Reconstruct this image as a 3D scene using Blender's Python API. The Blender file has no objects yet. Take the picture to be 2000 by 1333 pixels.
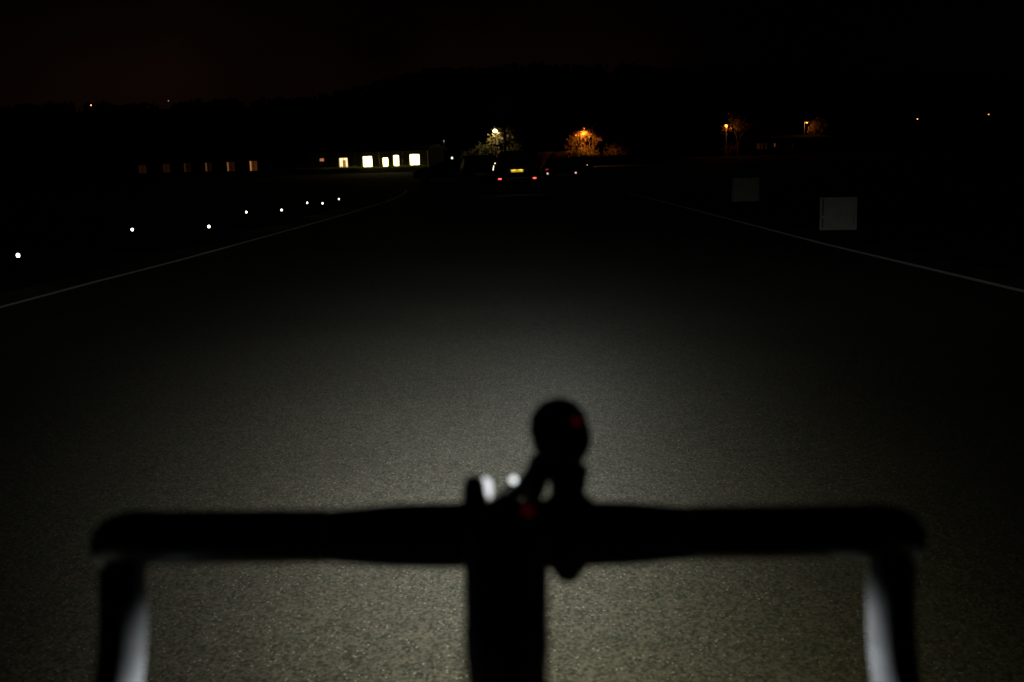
import bpy, bmesh, math, random
from mathutils import Vector, Matrix
R = math.radians
SC = bpy.context.scene
COL = SC.collection

# ------------------------------------------------------------------ camera
W_, H_, FPX = 2000.0, 1333.0, 1944.0
CAM = Vector((0, 0, 1.2))
PITCH, ROLL = R(9.62), R(1.7)
_F = Vector((0, math.cos(PITCH), -math.sin(PITCH)))
_R0 = Vector((1, 0, 0)); _U0 = Vector((0, math.sin(PITCH), math.cos(PITCH)))
_R = _R0 * math.cos(ROLL) - _U0 * math.sin(ROLL)
_U = _U0 * math.cos(ROLL) + _R0 * math.sin(ROLL)
cd = bpy.data.cameras.new('camera'); cam = bpy.data.objects.new('camera', cd); COL.objects.link(cam)
cam.matrix_world = Matrix(((_R.x, _U.x, -_F.x, CAM.x), (_R.y, _U.y, -_F.y, CAM.y), (_R.z, _U.z, -_F.z, CAM.z), (0, 0, 0, 1)))
cd.sensor_width = 36; cd.lens = 36 * FPX / W_
cd.clip_start = 0.02; cd.clip_end = 3000
cd.dof.use_dof = True; cd.dof.focus_distance = 9.0; cd.dof.aperture_fstop = 5.4; cd.dof.aperture_blades = 0
SC.camera = cam

# ------------------------------------------------------------------ night sky
wd = bpy.data.worlds.new('World'); SC.world = wd; wd.use_nodes = True
nt = wd.node_tree; nt.nodes.clear()
def nd(t, typ, **kw):
    n = t.nodes.new(typ)
    for k, v in kw.items(): setattr(n, k, v)
    return n
out = nd(nt, 'ShaderNodeOutputWorld'); bg = nd(nt, 'ShaderNodeBackground')
tc = nd(nt, 'ShaderNodeTexCoord'); sep = nd(nt, 'ShaderNodeSeparateXYZ')
nt.links.new(tc.outputs['Generated'], sep.inputs[0])
rp = nd(nt, 'ShaderNodeValToRGB')
nt.links.new(sep.outputs['Z'], rp.inputs[0]); nt.links.new(rp.outputs[0], bg.inputs[0]); nt.links.new(bg.outputs[0], out.inputs[0])
cr = rp.color_ramp; cr.elements[0].position = 0.0; cr.elements[0].color = (.0030, .0011, .0005, 1)
cr.elements[1].position = 0.45; cr.elements[1].color = (.00006, .00006, .00006, 1)
for p, c in ((.10, (.0026, .00095, .00045, 1)), (.17, (.0008, .00042, .00026, 1)), (.25, (.0002, .00016, .00012, 1))):
    e = cr.elements.new(p); e.color = c
# slow patches of lit cloud
nz = nd(nt, 'ShaderNodeTexNoise'); nz.inputs['Scale'].default_value = 2.6; nz.inputs['Detail'].default_value = 3
nt.links.new(tc.outputs['Generated'], nz.inputs['Vector'])
mr = nd(nt, 'ShaderNodeMapRange'); nt.links.new(nz.outputs[0], mr.inputs[0])
mr.inputs[1].default_value = .36; mr.inputs[2].default_value = .66; mr.inputs[3].default_value = .25; mr.inputs[4].default_value = 1.25
gx = nd(nt, 'ShaderNodeMapRange'); gx.interpolation_type = 'SMOOTHSTEP'; nt.links.new(sep.outputs['X'], gx.inputs[0])
gx.inputs[1].default_value = .27; gx.inputs[2].default_value = -.02; gx.inputs[3].default_value = .10; gx.inputs[4].default_value = 1.35
gl = nd(nt, 'ShaderNodeMapRange'); gl.interpolation_type = 'SMOOTHSTEP'; nt.links.new(sep.outputs['X'], gl.inputs[0])
gl.inputs[1].default_value = -.62; gl.inputs[2].default_value = -.2; gl.inputs[3].default_value = .25; gl.inputs[4].default_value = 1.0
m1 = nd(nt, 'ShaderNodeMath', operation='MULTIPLY'); nt.links.new(gx.outputs[0], m1.inputs[0]); nt.links.new(gl.outputs[0], m1.inputs[1])
m2 = nd(nt, 'ShaderNodeMath', operation='MULTIPLY'); nt.links.new(m1.outputs[0], m2.inputs[0]); nt.links.new(mr.outputs[0], m2.inputs[1])
nt.links.new(m2.outputs[0], bg.inputs[1])

SC.view_settings.view_transform = 'Standard'; SC.view_settings.look = 'None'
SC.view_settings.exposure = 0; SC.view_settings.gamma = 1
SC.render.engine = 'CYCLES'
SC.cycles.max_bounces = 5; SC.cycles.diffuse_bounces = 2; SC.cycles.glossy_bounces = 3
SC.cycles.sample_clamp_indirect = 4.0
SC.cycles.use_denoising = True
random.seed(7)

# ------------------------------------------------------------------ helpers
def ray(px, py):
    return (_F + _R * ((px - W_ / 2) / FPX) + _U * ((H_ / 2 - py) / FPX))
def P(px, py, d):
    return CAM + ray(px, py) * d
def atY(px, py, Y):
    r = ray(px, py); return CAM + r * (Y / r.y)

RIDGE = [(-3000, 205), (0, 210), (300, 203), (500, 198), (640, 193), (700, 178), (780, 157), (860, 139), (1000, 129), (1200, 130),
         (1400, 134), (1600, 137), (1800, 143), (2000, 146), (5000, 150)]
def ridge_h(x, y):
    d = math.hypot(x, y) or 1
    if y <= 0: return 20.0
    px = 1000 + FPX * x / y / math.cos(PITCH)
    px = max(-2900, min(4900, px))
    for (a, b), (c, e) in zip(RIDGE, RIDGE[1:]):
        if a <= px <= c:
            t = (px - a) / (c - a); py = b + (e - b) * t; break
    if 0 <= px <= 2000:
        r = ray(px, py)
    else:
        q = max(0, min(2000, px)); r = ray(q, py)
    el = r.z / math.hypot(r.x, r.y)
    return 1.2 + el * 430 - 2.5
def sst(a, b, x):
    t = max(0, min(1, (x - a) / (b - a))); return t * t * (3 - 2 * t)
def zg(y):
    if y <= 0: return 0.0
    if y < 140: return 1.3e-4 * y * y
    return 2.548
def T(x, y):
    d = math.hypot(x, y)
    z = zg(y)
    if d > 215 and y > -50:
        z += (ridge_h(x, y) - 2.5) * sst(215, 430, d)
    return z
def G(px, py):
    r = ray(px, py); lo, hi = 0.3, 400.0
    for i in range(60):
        m = (lo + hi) / 2; p = CAM + r * m
        if p.z > zg(p.y): lo = m
        else: hi = m
    return CAM + r * lo

def mat(name, base, rough=.7, metal=0.0, scale=None, amt=.35, bump=0.0, spec=.5, coat=0.0):
    m = bpy.data.materials.new(name); m.use_nodes = True; t = m.node_tree
    b = t.nodes['Principled BSDF']
    b.inputs['Base Color'].default_value = (*base, 1); b.inputs['Roughness'].default_value = rough
    b.inputs['Metallic'].default_value = metal; b.inputs['Specular IOR Level'].default_value = spec
    b.inputs['Coat Weight'].default_value = coat
    if scale:
        c = nd(t, 'ShaderNodeTexCoord'); n = nd(t, 'ShaderNodeTexNoise'); n.inputs['Scale'].default_value = scale; n.inputs['Detail'].default_value = 5
        t.links.new(c.outputs['Object'], n.inputs['Vector'])
        r = nd(t, 'ShaderNodeValToRGB'); t.links.new(n.outputs[0], r.inputs[0])
        r.color_ramp.elements[0].position = .3; r.color_ramp.elements[1].position = .7
        r.color_ramp.elements[0].color = (*[v * (1 - amt) for v in base], 1)
        r.color_ramp.elements[1].color = (*[min(1, v * (1 + amt)) for v in base], 1)
        t.links.new(r.outputs[0], b.inputs['Base Color'])
        if bump:
            bp = nd(t, 'ShaderNodeBump'); bp.inputs['Strength'].default_value = bump; bp.inputs['Distance'].default_value = .01
            t.links.new(n.outputs[0], bp.inputs['Height']); t.links.new(bp.outputs[0], b.inputs['Normal'])
    return m
def emit(name, col, s):
    m = bpy.data.materials.new(name); m.use_nodes = True; t = m.node_tree
    b = t.nodes['Principled BSDF']
    b.inputs['Base Color'].default_value = (.02, .02, .02, 1)
    b.inputs['Emission Color'].default_value = (*col, 1); b.inputs['Emission Strength'].default_value = s
    return m

class MB:
    def __init__(s): s.v = []; s.f = []
    def quad(s, a, b, c, d):
        i = len(s.v); s.v += [Vector(a), Vector(b), Vector(c), Vector(d)]; s.f.append((i, i + 1, i + 2, i + 3)); return s
    def poly(s, pts):
        i = len(s.v); s.v += [Vector(p) for p in pts]; s.f.append(tuple(range(i, i + len(pts)))); return s
    def box(s, x0, x1, y0, y1, z0, z1, M=None):
        i = len(s.v)
        c = [Vector((x, y, z)) for z in (z0, z1) for y in (y0, y1) for x in (x0, x1)]
        if M: c = [M @ p for p in c]
        s.v += c
        for q in ((0, 2, 3, 1), (4, 5, 7, 6), (0, 1, 5, 4), (2, 6, 7, 3), (0, 4, 6, 2), (1, 3, 7, 5)): s.f.append(tuple(i + k for k in q))
        return s
    def slab(s, pts, th):          # polygon with thickness along its normal
        pts = [Vector(p) for p in pts]; n = (pts[1] - pts[0]).cross(pts[2] - pts[0]).normalized() * th
        i = len(s.v); k = len(pts); s.v += pts + [p - n for p in pts]
        s.f.append(tuple(i + j for j in range(k))); s.f.append(tuple(i + k + j for j in reversed(range(k))))
        for j in range(k): s.f.append((i + j, i + k + j, i + k + (j + 1) % k, i + (j + 1) % k))
        return s
    def tube(s, pts, rad, n=8, cap=True):
        pts = [Vector(p) for p in pts]
        if not hasattr(rad, '__len__'): rad = [rad] * len(pts)
        i0 = len(s.v); up = None
        for k, p in enumerate(pts):
            d = (pts[min(k + 1, len(pts) - 1)] - pts[max(k - 1, 0)]).normalized()
            if up is None:
                up = Vector((0, 0, 1)) if abs(d.z) < .9 else Vector((1, 0, 0))
            a = up - d * up.dot(d)
            if a.length < 1e-6: a = d.orthogonal()
            a.normalize(); b = d.cross(a); up = a
            for j in range(n):
                t = 2 * math.pi * j / n; s.v.append(p + (a * math.cos(t) + b * math.sin(t)) * rad[k])
        for k in range(len(pts) - 1):
            for j in range(n):
                s.f.append((i0 + k * n + j, i0 + k * n + (j + 1) % n, i0 + (k + 1) * n + (j + 1) % n, i0 + (k + 1) * n + j))
        if cap:
            s.f.append(tuple(i0 + j for j in reversed(range(n)))); e = i0 + (len(pts) - 1) * n; s.f.append(tuple(e + j for j in range(n)))
        return s
    def lathe(s, prof, org, axis, n=24):    # prof: (radius, along)
        org = Vector(org); ax = Vector(axis).normalized(); a = ax.orthogonal().normalized(); b = ax.cross(a); i0 = len(s.v)
        for r, h in prof:
            for j in range(n):
                t = 2 * math.pi * j / n; s.v.append(org + ax * h + (a * math.cos(t) + b * math.sin(t)) * max(r, 1e-4))
        for k in range(len(prof) - 1):
            for j in range(n):
                s.f.append((i0 + k * n + j, i0 + k * n + (j + 1) % n, i0 + (k + 1) * n + (j + 1) % n, i0 + (k + 1) * n + j))
        s.f.append(tuple(i0 + j for j in reversed(range(n)))); e = i0 + (len(prof) - 1) * n; s.f.append(tuple(e + j for j in range(n)))
        return s
    def build(s, name, m, parent=None, origin=None, smooth=None, bevel=0):
        o0 = Vector(origin) if origin is not None else Vector((0, 0, 0))
        me = bpy.data.meshes.new(name); me.from_pydata([tuple(p - o0) for p in s.v], [], s.f); me.update()
        bm = bmesh.new(); bm.from_mesh(me); bmesh.ops.remove_doubles(bm, verts=bm.verts, dist=1e-6) if len(s.v) < 4000 else None
        if len(s.f) < 4000: bmesh.ops.recalc_face_normals(bm, faces=bm.faces)
        bm.to_mesh(me); bm.free()
        me.materials.append(m)
        if smooth is not None:
            for p in me.polygons: p.use_smooth = True
            me.set_sharp_from_angle(angle=R(smooth))
        o = bpy.data.objects.new(name, me); COL.objects.link(o)
        if parent: o.parent = parent
        elif origin is not None: o.location = o0
        if bevel:
            b = o.modifiers.new('bevel', 'BEVEL'); b.width = bevel; b.segments = 2; b.limit_method = 'ANGLE'
        return o
def tag(o, label, cat, group=None):
    o['label'] = label; o['category'] = cat
    if group: o['group'] = group
    return o
def empty(name, loc, rz, label, cat, group=None):
    o = bpy.data.objects.new(name, None); COL.objects.link(o); o.location = loc; o.rotation_euler = (0, 0, rz); o.empty_display_size = .2
    return tag(o, label, cat, group)
def structure(o): o['kind'] = 'structure'; return o
def stuff(o, label, cat): o['kind'] = 'stuff'; return tag(o, label, cat)
def lamp(name, loc, col, watts, rad, parent, cone=172):
    l = bpy.data.lights.new(name, 'SPOT' if cone else 'POINT')
    if cone: l.spot_size = R(cone); l.spot_blend = .25
    l.energy = watts; l.color = col; l.shadow_soft_size = rad
    o = bpy.data.objects.new(name, l); COL.objects.link(o); o.location = loc; o.parent = parent; return o
def copy_tree(o, parent=None):
    c = o.copy(); COL.objects.link(c); c.parent = parent
    for ch in o.children: copy_tree(ch, c)
    return c

# ------------------------------------------------------------------ ground and road materials
def asphalt(name, base, rough=.85, spec=.25):
    m = bpy.data.materials.new(name); m.use_nodes = True; t = m.node_tree; b = t.nodes['Principled BSDF']; L = t.links.new
    c = nd(t, 'ShaderNodeTexCoord')
    n1 = nd(t, 'ShaderNodeTexNoise'); n1.inputs['Scale'].default_value = 95; n1.inputs['Detail'].default_value = 3; n1.inputs['Roughness'].default_value = .65
    n2 = nd(t, 'ShaderNodeTexNoise'); n2.inputs['Scale'].default_value = 14; n2.inputs['Detail'].default_value = 4
    n3 = nd(t, 'ShaderNodeTexNoise'); n3.inputs['Scale'].default_value = .55; n3.inputs['Detail'].default_value = 4
    vo = nd(t, 'ShaderNodeTexVoronoi'); vo.inputs['Scale'].default_value = 165
    for n in (n1, n2, n3, vo): L(c.outputs['Object'], n.inputs['Vector'])
    def ramp(src, a, ca, bb, cb):
        r = nd(t, 'ShaderNodeValToRGB'); L(src, r.inputs[0]); e = r.color_ramp.elements
        e[0].position = a; e[0].color = (*ca, 1); e[1].position = bb; e[1].color = (*cb, 1); return r.outputs[0]
    v2 = nd(t, 'ShaderNodeTexVoronoi'); v2.inputs['Scale'].default_value = 130; L(c.outputs['Object'], v2.inputs['Vector'])
    s2 = nd(t, 'ShaderNodeSeparateColor'); L(v2.outputs['Color'], s2.inputs[0])
    av = nd(t, 'ShaderNodeMix'); av.inputs[0].default_value = .5; L(n1.outputs[0], av.inputs[2]); L(s2.outputs[1], av.inputs[3])
    g = ramp(av.outputs[0], .25, (.40, .41, .37), .78, (1.66, 1.64, 1.54))
    d = ramp(n2.outputs[0], .3, (.86, .93, .86), .7, (1.13, 1.07, 1.02))
    l = ramp(n3.outputs[0], .3, (.86, .86, .86), .7, (1.12, 1.12, 1.1))
    def mul(a, bb):
        x = nd(t, 'ShaderNodeMix', data_type='RGBA', blend_type='MULTIPLY'); x.inputs[0].default_value = 1
        L(a, x.inputs[6]); L(bb, x.inputs[7]); return x.outputs[2]
    base_n = nd(t, 'ShaderNodeRGB'); base_n.outputs[0].default_value = (*base, 1)
    colr = mul(mul(mul(base_n.outputs[0], g), d), l)
    # rare pale stones: voronoi cells whose random value is high
    sp = nd(t, 'ShaderNodeSeparateColor'); L(vo.outputs['Color'], sp.inputs[0])
    gt = nd(t, 'ShaderNodeMath', operation='GREATER_THAN'); gt.inputs[1].default_value = .970; L(sp.outputs[0], gt.inputs[0])
    lt = nd(t, 'ShaderNodeMath', operation='LESS_THAN'); lt.inputs[1].default_value = .42; L(vo.outputs['Distance'], lt.inputs[0])
    an = nd(t, 'ShaderNodeMath', operation='MULTIPLY'); L(gt.outputs[0], an.inputs[0]); L(lt.outputs[0], an.inputs[1])
    mx = nd(t, 'ShaderNodeMix', data_type='RGBA'); L(an.outputs[0], mx.inputs[0]); L(colr, mx.inputs[6]); mx.inputs[7].default_value = (.34, .335, .31, 1)
    L(mx.outputs[2], b.inputs['Base Color'])
    b.inputs['Roughness'].default_value = rough; b.inputs['Specular IOR Level'].default_value = spec
    bp = nd(t, 'ShaderNodeBump'); bp.inputs['Strength'].default_value = .55; bp.inputs['Distance'].default_value = .004
    L(n1.outputs[0], bp.inputs['Height']); L(bp.outputs[0], b.inputs['Normal'])
    return m
M_ASPH = asphalt('asphalt', (.072, .070, .064))
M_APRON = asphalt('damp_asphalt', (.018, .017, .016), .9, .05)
M_TURF = mat('turf', (.010, .014, .006), .95, scale=3, amt=.5, spec=.1)
M_HILL = mat('hill_earth', (.012, .014, .008), 1, scale=.05, amt=.4, spec=0)
M_LINE = mat('worn_white_paint', (.82, .82, .79), .7, scale=22, amt=.3)
M_GRASS = mat('grass_blade', (.12, .165, .018), .8, scale=2, amt=.4)
_t = M_GRASS.node_tree; _b = _t.nodes['Principled BSDF']; _tr = nd(_t, 'ShaderNodeBsdfTranslucent'); _mx = nd(_t, 'ShaderNodeMixShader')
_tr.inputs[0].default_value = (.22, .26, .03, 1); _mx.inputs[0].default_value = .55
_t.links.new(_b.outputs[0], _mx.inputs[1]); _t.links.new(_tr.outputs[0], _mx.inputs[2]); _t.links.new(_mx.outputs[0], _t.nodes['Material Output'].inputs[0])
M_BLACK = mat('black_rubber_tape', (.0022, .0022, .0024), .24, scale=60, amt=.3, spec=.5)
M_BLKMET = mat('black_metal', (.007, .007, .0075), .8, .0, scale=40, amt=.2, spec=.05)
M_CHROME = mat('brushed_metal', (.55, .56, .57), .25, 1.0, scale=80, amt=.1)
M_TYRE = mat('tyre_rubber', (.018, .018, .018), .8, scale=30, amt=.3)
M_RIM = mat('dull_alloy_rim', (.10, .10, .105), .5, .6, scale=20, amt=.1)
M_GLASS = mat('dark_glass', (.006, .007, .008), .5, 0, scale=2, amt=.2, spec=.08)
M_PLASTIC = mat('black_plastic', (.007, .007, .0075), .8, scale=25, amt=.2, spec=.1)

_lb = M_LINE.node_tree.nodes['Principled BSDF']; _lb.inputs['Sheen Weight'].default_value = .10; _lb.inputs['Sheen Roughness'].default_value = .25
# ------------------------------------------------------------------ the ground
YR = [-120, -40, -10, 0, 4, 8, 12, 16, 20, 25, 30, 35, 40, 45, 50, 55, 60, 66, 72, 80, 90, 100, 110, 120, 130, 140, 170, 200]
def strip(xf, ys, dz, n=1):
    m = MB()
    for a, b in zip(ys, ys[1:]):
        (l0, r0), (l1, r1) = xf(a), xf(b)
        for k in range(n):
            m.quad((l0 + (r0 - l0) * k / n, a, zg(a) + dz), (l0 + (r0 - l0) * (k + 1) / n, a, zg(a) + dz), (l1 + (r1 - l1) * (k + 1) / n, b, zg(b) + dz), (l1 + (r1 - l1) * k / n, b, zg(b) + dz))
    return m
structure(strip(lambda y: (-420, 420), YR, 0).build('ground', M_TURF))
RY = [y for y in YR if -10 <= y <= 55]
structure(strip(lambda y: (-5.75, 5.25), RY, .006).build('road', M_ASPH))
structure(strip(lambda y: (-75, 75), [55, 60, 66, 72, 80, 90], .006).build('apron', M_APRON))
# hills ring beyond the field
hm = MB(); NA, rows = 120, [205, 230, 260, 290, 320, 350, 385, 430, 520]
for i in range(NA + 1):
    a = R(-78) + R(156) * i / NA
    for d in rows:
        x, y = d * math.sin(a), d * math.cos(a)
        z = T(x, y) if d > 210 else -1.0
        if d == 520: z = T(x * 430 / d, y * 430 / d) - 12
        hm.v.append(Vector((x, y, z)))
nr = len(rows)
for i in range(NA):
    for k in range(nr - 1):
        hm.f.append((i * nr + k, i * nr + k + 1, (i + 1) * nr + k + 1, (i + 1) * nr + k))
structure(hm.build('hills', M_HILL, smooth=60))
# a wood along the ridge, far away and dark
fw = MB()
for i in range(420):
    a = R(-42) + R(84) * random.random(); d = random.uniform(395, 440)
    x, y = d * math.sin(a), d * math.cos(a); z = T(x, y) - 3.0
    hh = random.uniform(3.2, 5.8)
    for k in range(26):
        p = Vector((x + random.gauss(0, 1.6), y + random.gauss(0, 1.6), z + hh * random.uniform(.25, 1.0)))
        u = Vector((random.gauss(0, 1), random.gauss(0, 1), random.gauss(0, 1))).normalized() * random.uniform(.5, 1.1); w = u.orthogonal().normalized() * u.length
        fw.quad(p - u - w, p + u - w, p + u + w, p - u + w)
    fw.tube([(x, y, z - 2), (x, y, z + hh * .7)], [.3, .1], 4)
M_LEAFD = mat('dark_leaf', (.02, .028, .010), .9, scale=.6, amt=.4)
stuff(fw.build('far_wood', M_LEAFD), 'dark ragged wood along the ridge of the hill under the dim red sky', 'wood')

# ------------------------------------------------------------------ painted edge lines of the road
def ribbon(pts, w, dz):
    m = MB(); q = []
    # resample so the ribbon follows the slope
    for a, b in zip(pts, pts[1:]):
        n = max(1, int((b - a).length / 2.0))
        q += [a.lerp(b, k / n) for k in range(n)]
    q.append(pts[-1])
    L = []
    for k, p in enumerate(q):
        d = q[min(k + 1, len(q) - 1)] - q[max(k - 1, 0)]; d.z = 0; d.normalize(); s = Vector((-d.y, d.x, 0)) * w / 2
        def zz(y):
            for a, b in zip(YR, YR[1:]):
                if a <= y <= b: return zg(a) + (zg(b) - zg(a)) * (y - a) / (b - a)
            return zg(y)
        L.append((p + s, p - s, zz((p + s).y) + dz, zz((p - s).y) + dz))
    for (a, b, za, zb), (c, d, zc, ze) in zip(L, L[1:]):
        m.quad((a.x, a.y, za), (b.x, b.y, zb), (d.x, d.y, ze), (c.x, c.y, zc))
    return m
lp = [G(x, y) for x, y in ((0, 603), (170, 557), (340, 513), (510, 466), (680, 418), (760, 393))]
lp = [lp[0] + (lp[0] - lp[1]) * ((lp[0].y + 9.5) / (lp[1].y - lp[0].y))] + lp + [G(787, 381), G(794, 375), G(791, 371)]
structure(ribbon(lp, .095, .012).build('edge_line', M_LINE))
rpt = [G(x, y) for x, y in ((2000, 572), (1800, 524), (1608, 478), (1480, 444), (1340, 407), (1222, 376))]
rpt = [rpt[0] + (rpt[0] - rpt[1]) * ((rpt[0].y + 9.5) / (rpt[1].y - rpt[0].y))] + rpt
structure(ribbon(rpt, .095, .012).build('edge_line', M_LINE))

# ------------------------------------------------------------------ glowing marker heads on stakes beside the road
M_MHEAD = emit('marker_head', (1, .98, .80), 6)  # marker heads are drawn with emission
mk = [(35, 498, 11.9, 'nearest one at the left picture edge'),
      (258, 448, 17.0, 'second from left, far from the line'),
      (408, 442, 17.2, 'third from left, near the line'),
      (481, 414, 23.6, 'fourth from left, outer of middle pair'),
      (550, 410, 24.2, 'fifth from left, inner of middle pair'),
      (600, 396, 30.0, 'upper one of the close far pair'),
      (630, 397, 29.2, 'lower one of the close far pair'),
      (662, 389, 33.5, 'farthest one toward the lit building')]
root0 = None
for px, py, Y, why in mk:
    p = atY(px, py, Y); b = zg(Y); h = p.z - b
    if root0 is None:
        r = empty('marker_post', (p.x, p.y, b), 0, '', 'marker lamp', 'white marker posts along the left verge')  # a stake with a glowing head
        MB().tube([(0, 0, -.05), (0, 0, h - .04)], .007, 8).build('stake', M_BLKMET, r)
        MB().lathe([(.012, -.05), (.028, -.04), (.028, -.032)], (0, 0, h), (0, 0, 1), 16).build('collar', M_PLASTIC, r, smooth=30)
        MB().lathe([(.013, -.031), (.019, -.02), (.021, -.008), (.019, .006), (.012, .014), (0, .018)], (0, 0, h), (0, 0, 1), 16).build('lens', M_MHEAD, r, smooth=60)  # the glowing marker head
        root0 = r; h0 = h
    else:
        r = copy_tree(root0); r.location = (p.x, p.y, b + h - h0)
        if h < h0: pass
    r['label'] = 'round white glowing marker on a stake, ' + why

# ------------------------------------------------------------------ white marker boxes on the right verge
M_WHITEB = mat('weathered_white_board', (.42, .42, .41), .75, scale=6, amt=.16)
M_GAP = mat('dark_groove', (.03, .03, .03), .9, scale=9, amt=.3)
def marker_box(px0, px1, pytop, pybot, label, strips=True, depth=.45):
    b = G((px0 + px1) / 2, pybot); d = (b - CAM).dot(_F)
    w = (px1 - px0) / FPX * d; h = (pybot - pytop) / FPX * d * 1.0
    rz = math.atan2(-b.x, b.y) * .85
    r = empty('marker_box', (b.x, b.y, zg(b.y)), rz, label, 'marker box', 'white marker boxes on the right verge')
    MB().box(-w / 2, w / 2, 0, depth, 0, h).build('panel_body', M_WHITEB, r, bevel=.008)
    if strips:
        for x in (-w / 2 + .018, w / 2 - .018):
            MB().box(x - .018, x + .018, -.022, -.003, .01, h - .01).build('batten', M_WHITEB, r, bevel=.003)
        MB().box(-w / 2 + .042, -w / 2 + .062, -.002, .002, h * .45, h - .03).build('groove', M_GAP, r)
        MB().box(-w / 2 + .044, -w / 2 + .060, -.002, .002, .05, h * .36).build('groove', M_GAP, r)
        MB().box(w / 2 - .052, w / 2 - .046, -.002, .002, .05, h * .4).build('groove', M_GAP, r)
    return r
marker_box(1602, 1671, 386, 450, 'larger nearer white box with ribbed side edges on the right verge')
marker_box(1430, 1482, 348, 394, 'dimmer grey box farther back, between the near white box and parked cars')
marker_box(1104, 1118, 336, 353, 'tiny faint grey box standing just right of the parked cars', False, .25)
marker_box(226, 231, 348, 355, 'tiny faint pale box on the left field below the first dim window', False, .12)
marker_box(347, 353, 347, 356, 'tiny faint pale box on the left field below the row of dim windows', False, .12)

# ------------------------------------------------------------------ the long low buildings with lit windows
M_RENDER = mat('painted_render', (.42, .38, .16), .85, scale=4, amt=.12)
M_BRICK = mat('dark_brick', (.16, .09, .06), .9, scale=7, amt=.3)
M_BRICKD = mat('shaded_brick', (.008, .006, .005), .95, scale=7, amt=.3, spec=.1)  # near black so that these walls read as unlit; shade in the colour
M_ROOF = mat('roof_felt', (.012, .012, .013), .9, scale=4, amt=.3)
M_FRAME = mat('white_window_frame', (.55, .54, .5), .6, scale=12, amt=.08)
M_PIPE = mat('pale_downpipe', (.55, .53, .45), .5, scale=10, amt=.1)
A = atY(262, 345, 124.0); B = atY(838, 331, 116.0)
A.z = zg(A.y); B.z = zg(B.y)
AX = Vector((B.x - A.x, B.y - A.y, 0)); LEN = AX.length; AX.normalize(); RZ = math.atan2(AX.y, AX.x)
NRM = Vector((AX.y, -AX.x, 0))
def onwall(px, py, off=0):
    r = ray(px, py); o = A + NRM * off
    t = (o - CAM).dot(NRM) / r.dot(NRM); p = CAM + r * t
    return (p - A).dot(AX), p.z
def wall_holes(m, u0, u1, z0, z1, holes, th):
    us = sorted({u0, u1} | {h[0] for h in holes} | {h[1] for h in holes})
    for a, b in zip(us, us[1:]):
        cut = sorted((h[2], h[3]) for h in holes if h[0] <= a + 1e-6 and h[1] >= b - 1e-6)
        z = z0
        for c0, c1 in cut:
            m.box(a, b, 0, th, z, c0); z = c1
        m.box(a, b, 0, th, z, z1)
BAR_STRENGTH = 1
def hut(name, label, px0, px1, wins, wallmat, top_px, extras=None, style='bright'):
    u0, _ = onwall(px0, 335); u1, _ = onwall(px1, 335)
    zt = onwall((px0 + px1) / 2, top_px)[1]
    b0 = A + AX * u0; zb = zg(b0.y)
    r = empty(name, (b0.x, b0.y, zb), RZ, label, 'building')
    Lh = u1 - u0; hz = zt - zb; D = 7.0; rh_ = .55
    rects = []
    for w in wins:
        ua, za = onwall(w[0], w[3]); ub, zb2 = onwall(w[1], w[2]); rects.append((ua - u0, ub - u0, za - zb, zb2 - zb))
    m = MB(); wall_holes(m, 0, Lh, -.4, hz, rects, .24)
    m.build('wall', wallmat, r)
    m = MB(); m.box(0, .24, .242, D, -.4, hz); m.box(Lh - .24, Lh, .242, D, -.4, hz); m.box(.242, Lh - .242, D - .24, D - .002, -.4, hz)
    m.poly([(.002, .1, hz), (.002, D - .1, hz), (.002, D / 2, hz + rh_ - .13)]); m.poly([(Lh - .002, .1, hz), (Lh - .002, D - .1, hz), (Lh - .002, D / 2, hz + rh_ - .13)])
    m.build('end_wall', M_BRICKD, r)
    rf = MB()
    e = .35; rh = .55
    for sgn in (0, 1):
        y0, y1 = (-e, D / 2) if sgn == 0 else (D + e, D / 2)
        pts = [(-e, y0, hz + .02), (Lh + e, y0, hz + .02), (Lh + e, y1, hz + rh), (-e, y1, hz + rh)]
        if sgn: pts = pts[::-1]
        rf.slab(pts, -.12)
    roof = rf.build('roof', M_ROOF, r)
    MB().box(-e, Lh + e, -e - .13, -e - .01, hz - .1, hz + .02).build('gutter', M_PLASTIC, r)
    for w, (a, b, c, d) in zip(wins, rects):
        f = MB(); t = .05
        f.box(a, a + t, .10, .17, c, d); f.box(b - t, b, .10, .17, c, d); f.box(a + t, b - t, .10, .17, c, c + t); f.box(a + t, b - t, .10, .17, d - t, d)
        if w[4] != 'small' and (b - a) > .8: f.box((a + b) / 2 - .02, (a + b) / 2 + .02, .105, .165, c + t, d - t)
        fr = f.build('window', M_FRAME, r)
        MB().box(a + t, b - t, .128, .140, c + t, d - t).build('pane', w[5], fr)
        MB().box(a - .05, b + .05, -.06, -.003, c - .06, c - .003).build('sill', M_FRAME, fr)
        if w[4] == 'gap':      # a bright strip where the curtain does not close
            MB().box(a + t, a + t + .17, .112, .124, c + t, d - t).build('curtain_gap', w[6], fr)
        if w[4] == 'door':
            MB().box(a + (b - a) * .40, a + (b - a) * .74, .112, .124, c + t, c + (d - c) * .76).build('curtain', w[6], fr)
    for pipe in (extras or []):
        u, _ = onwall(pipe, 320); u -= u0
        MB().tube([(u, -.07, .05), (u, -.07, hz - .14)], .05, 8).build('downpipe', M_PIPE, r)
    return r, hz, Lh
E_W = emit('bright_room', (1, .80, .33), 10)
E_W1 = emit('warm_room', (1, .72, .33), 1.6)
E_WS = emit('small_lit_pane', (1, .36, .12), .42)
M_CURT = mat('brown_curtain', (.22, .09, .03), .8, scale=12, amt=.5)
E_CURT = emit('lit_brown_curtain', (.62, .26, .07), .62)
def dim(k): return emit('dim_curtain', (1, .30, .07), k)
def gapm(k): return emit('curtain_slit', (1, .42, .12), k)
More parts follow.
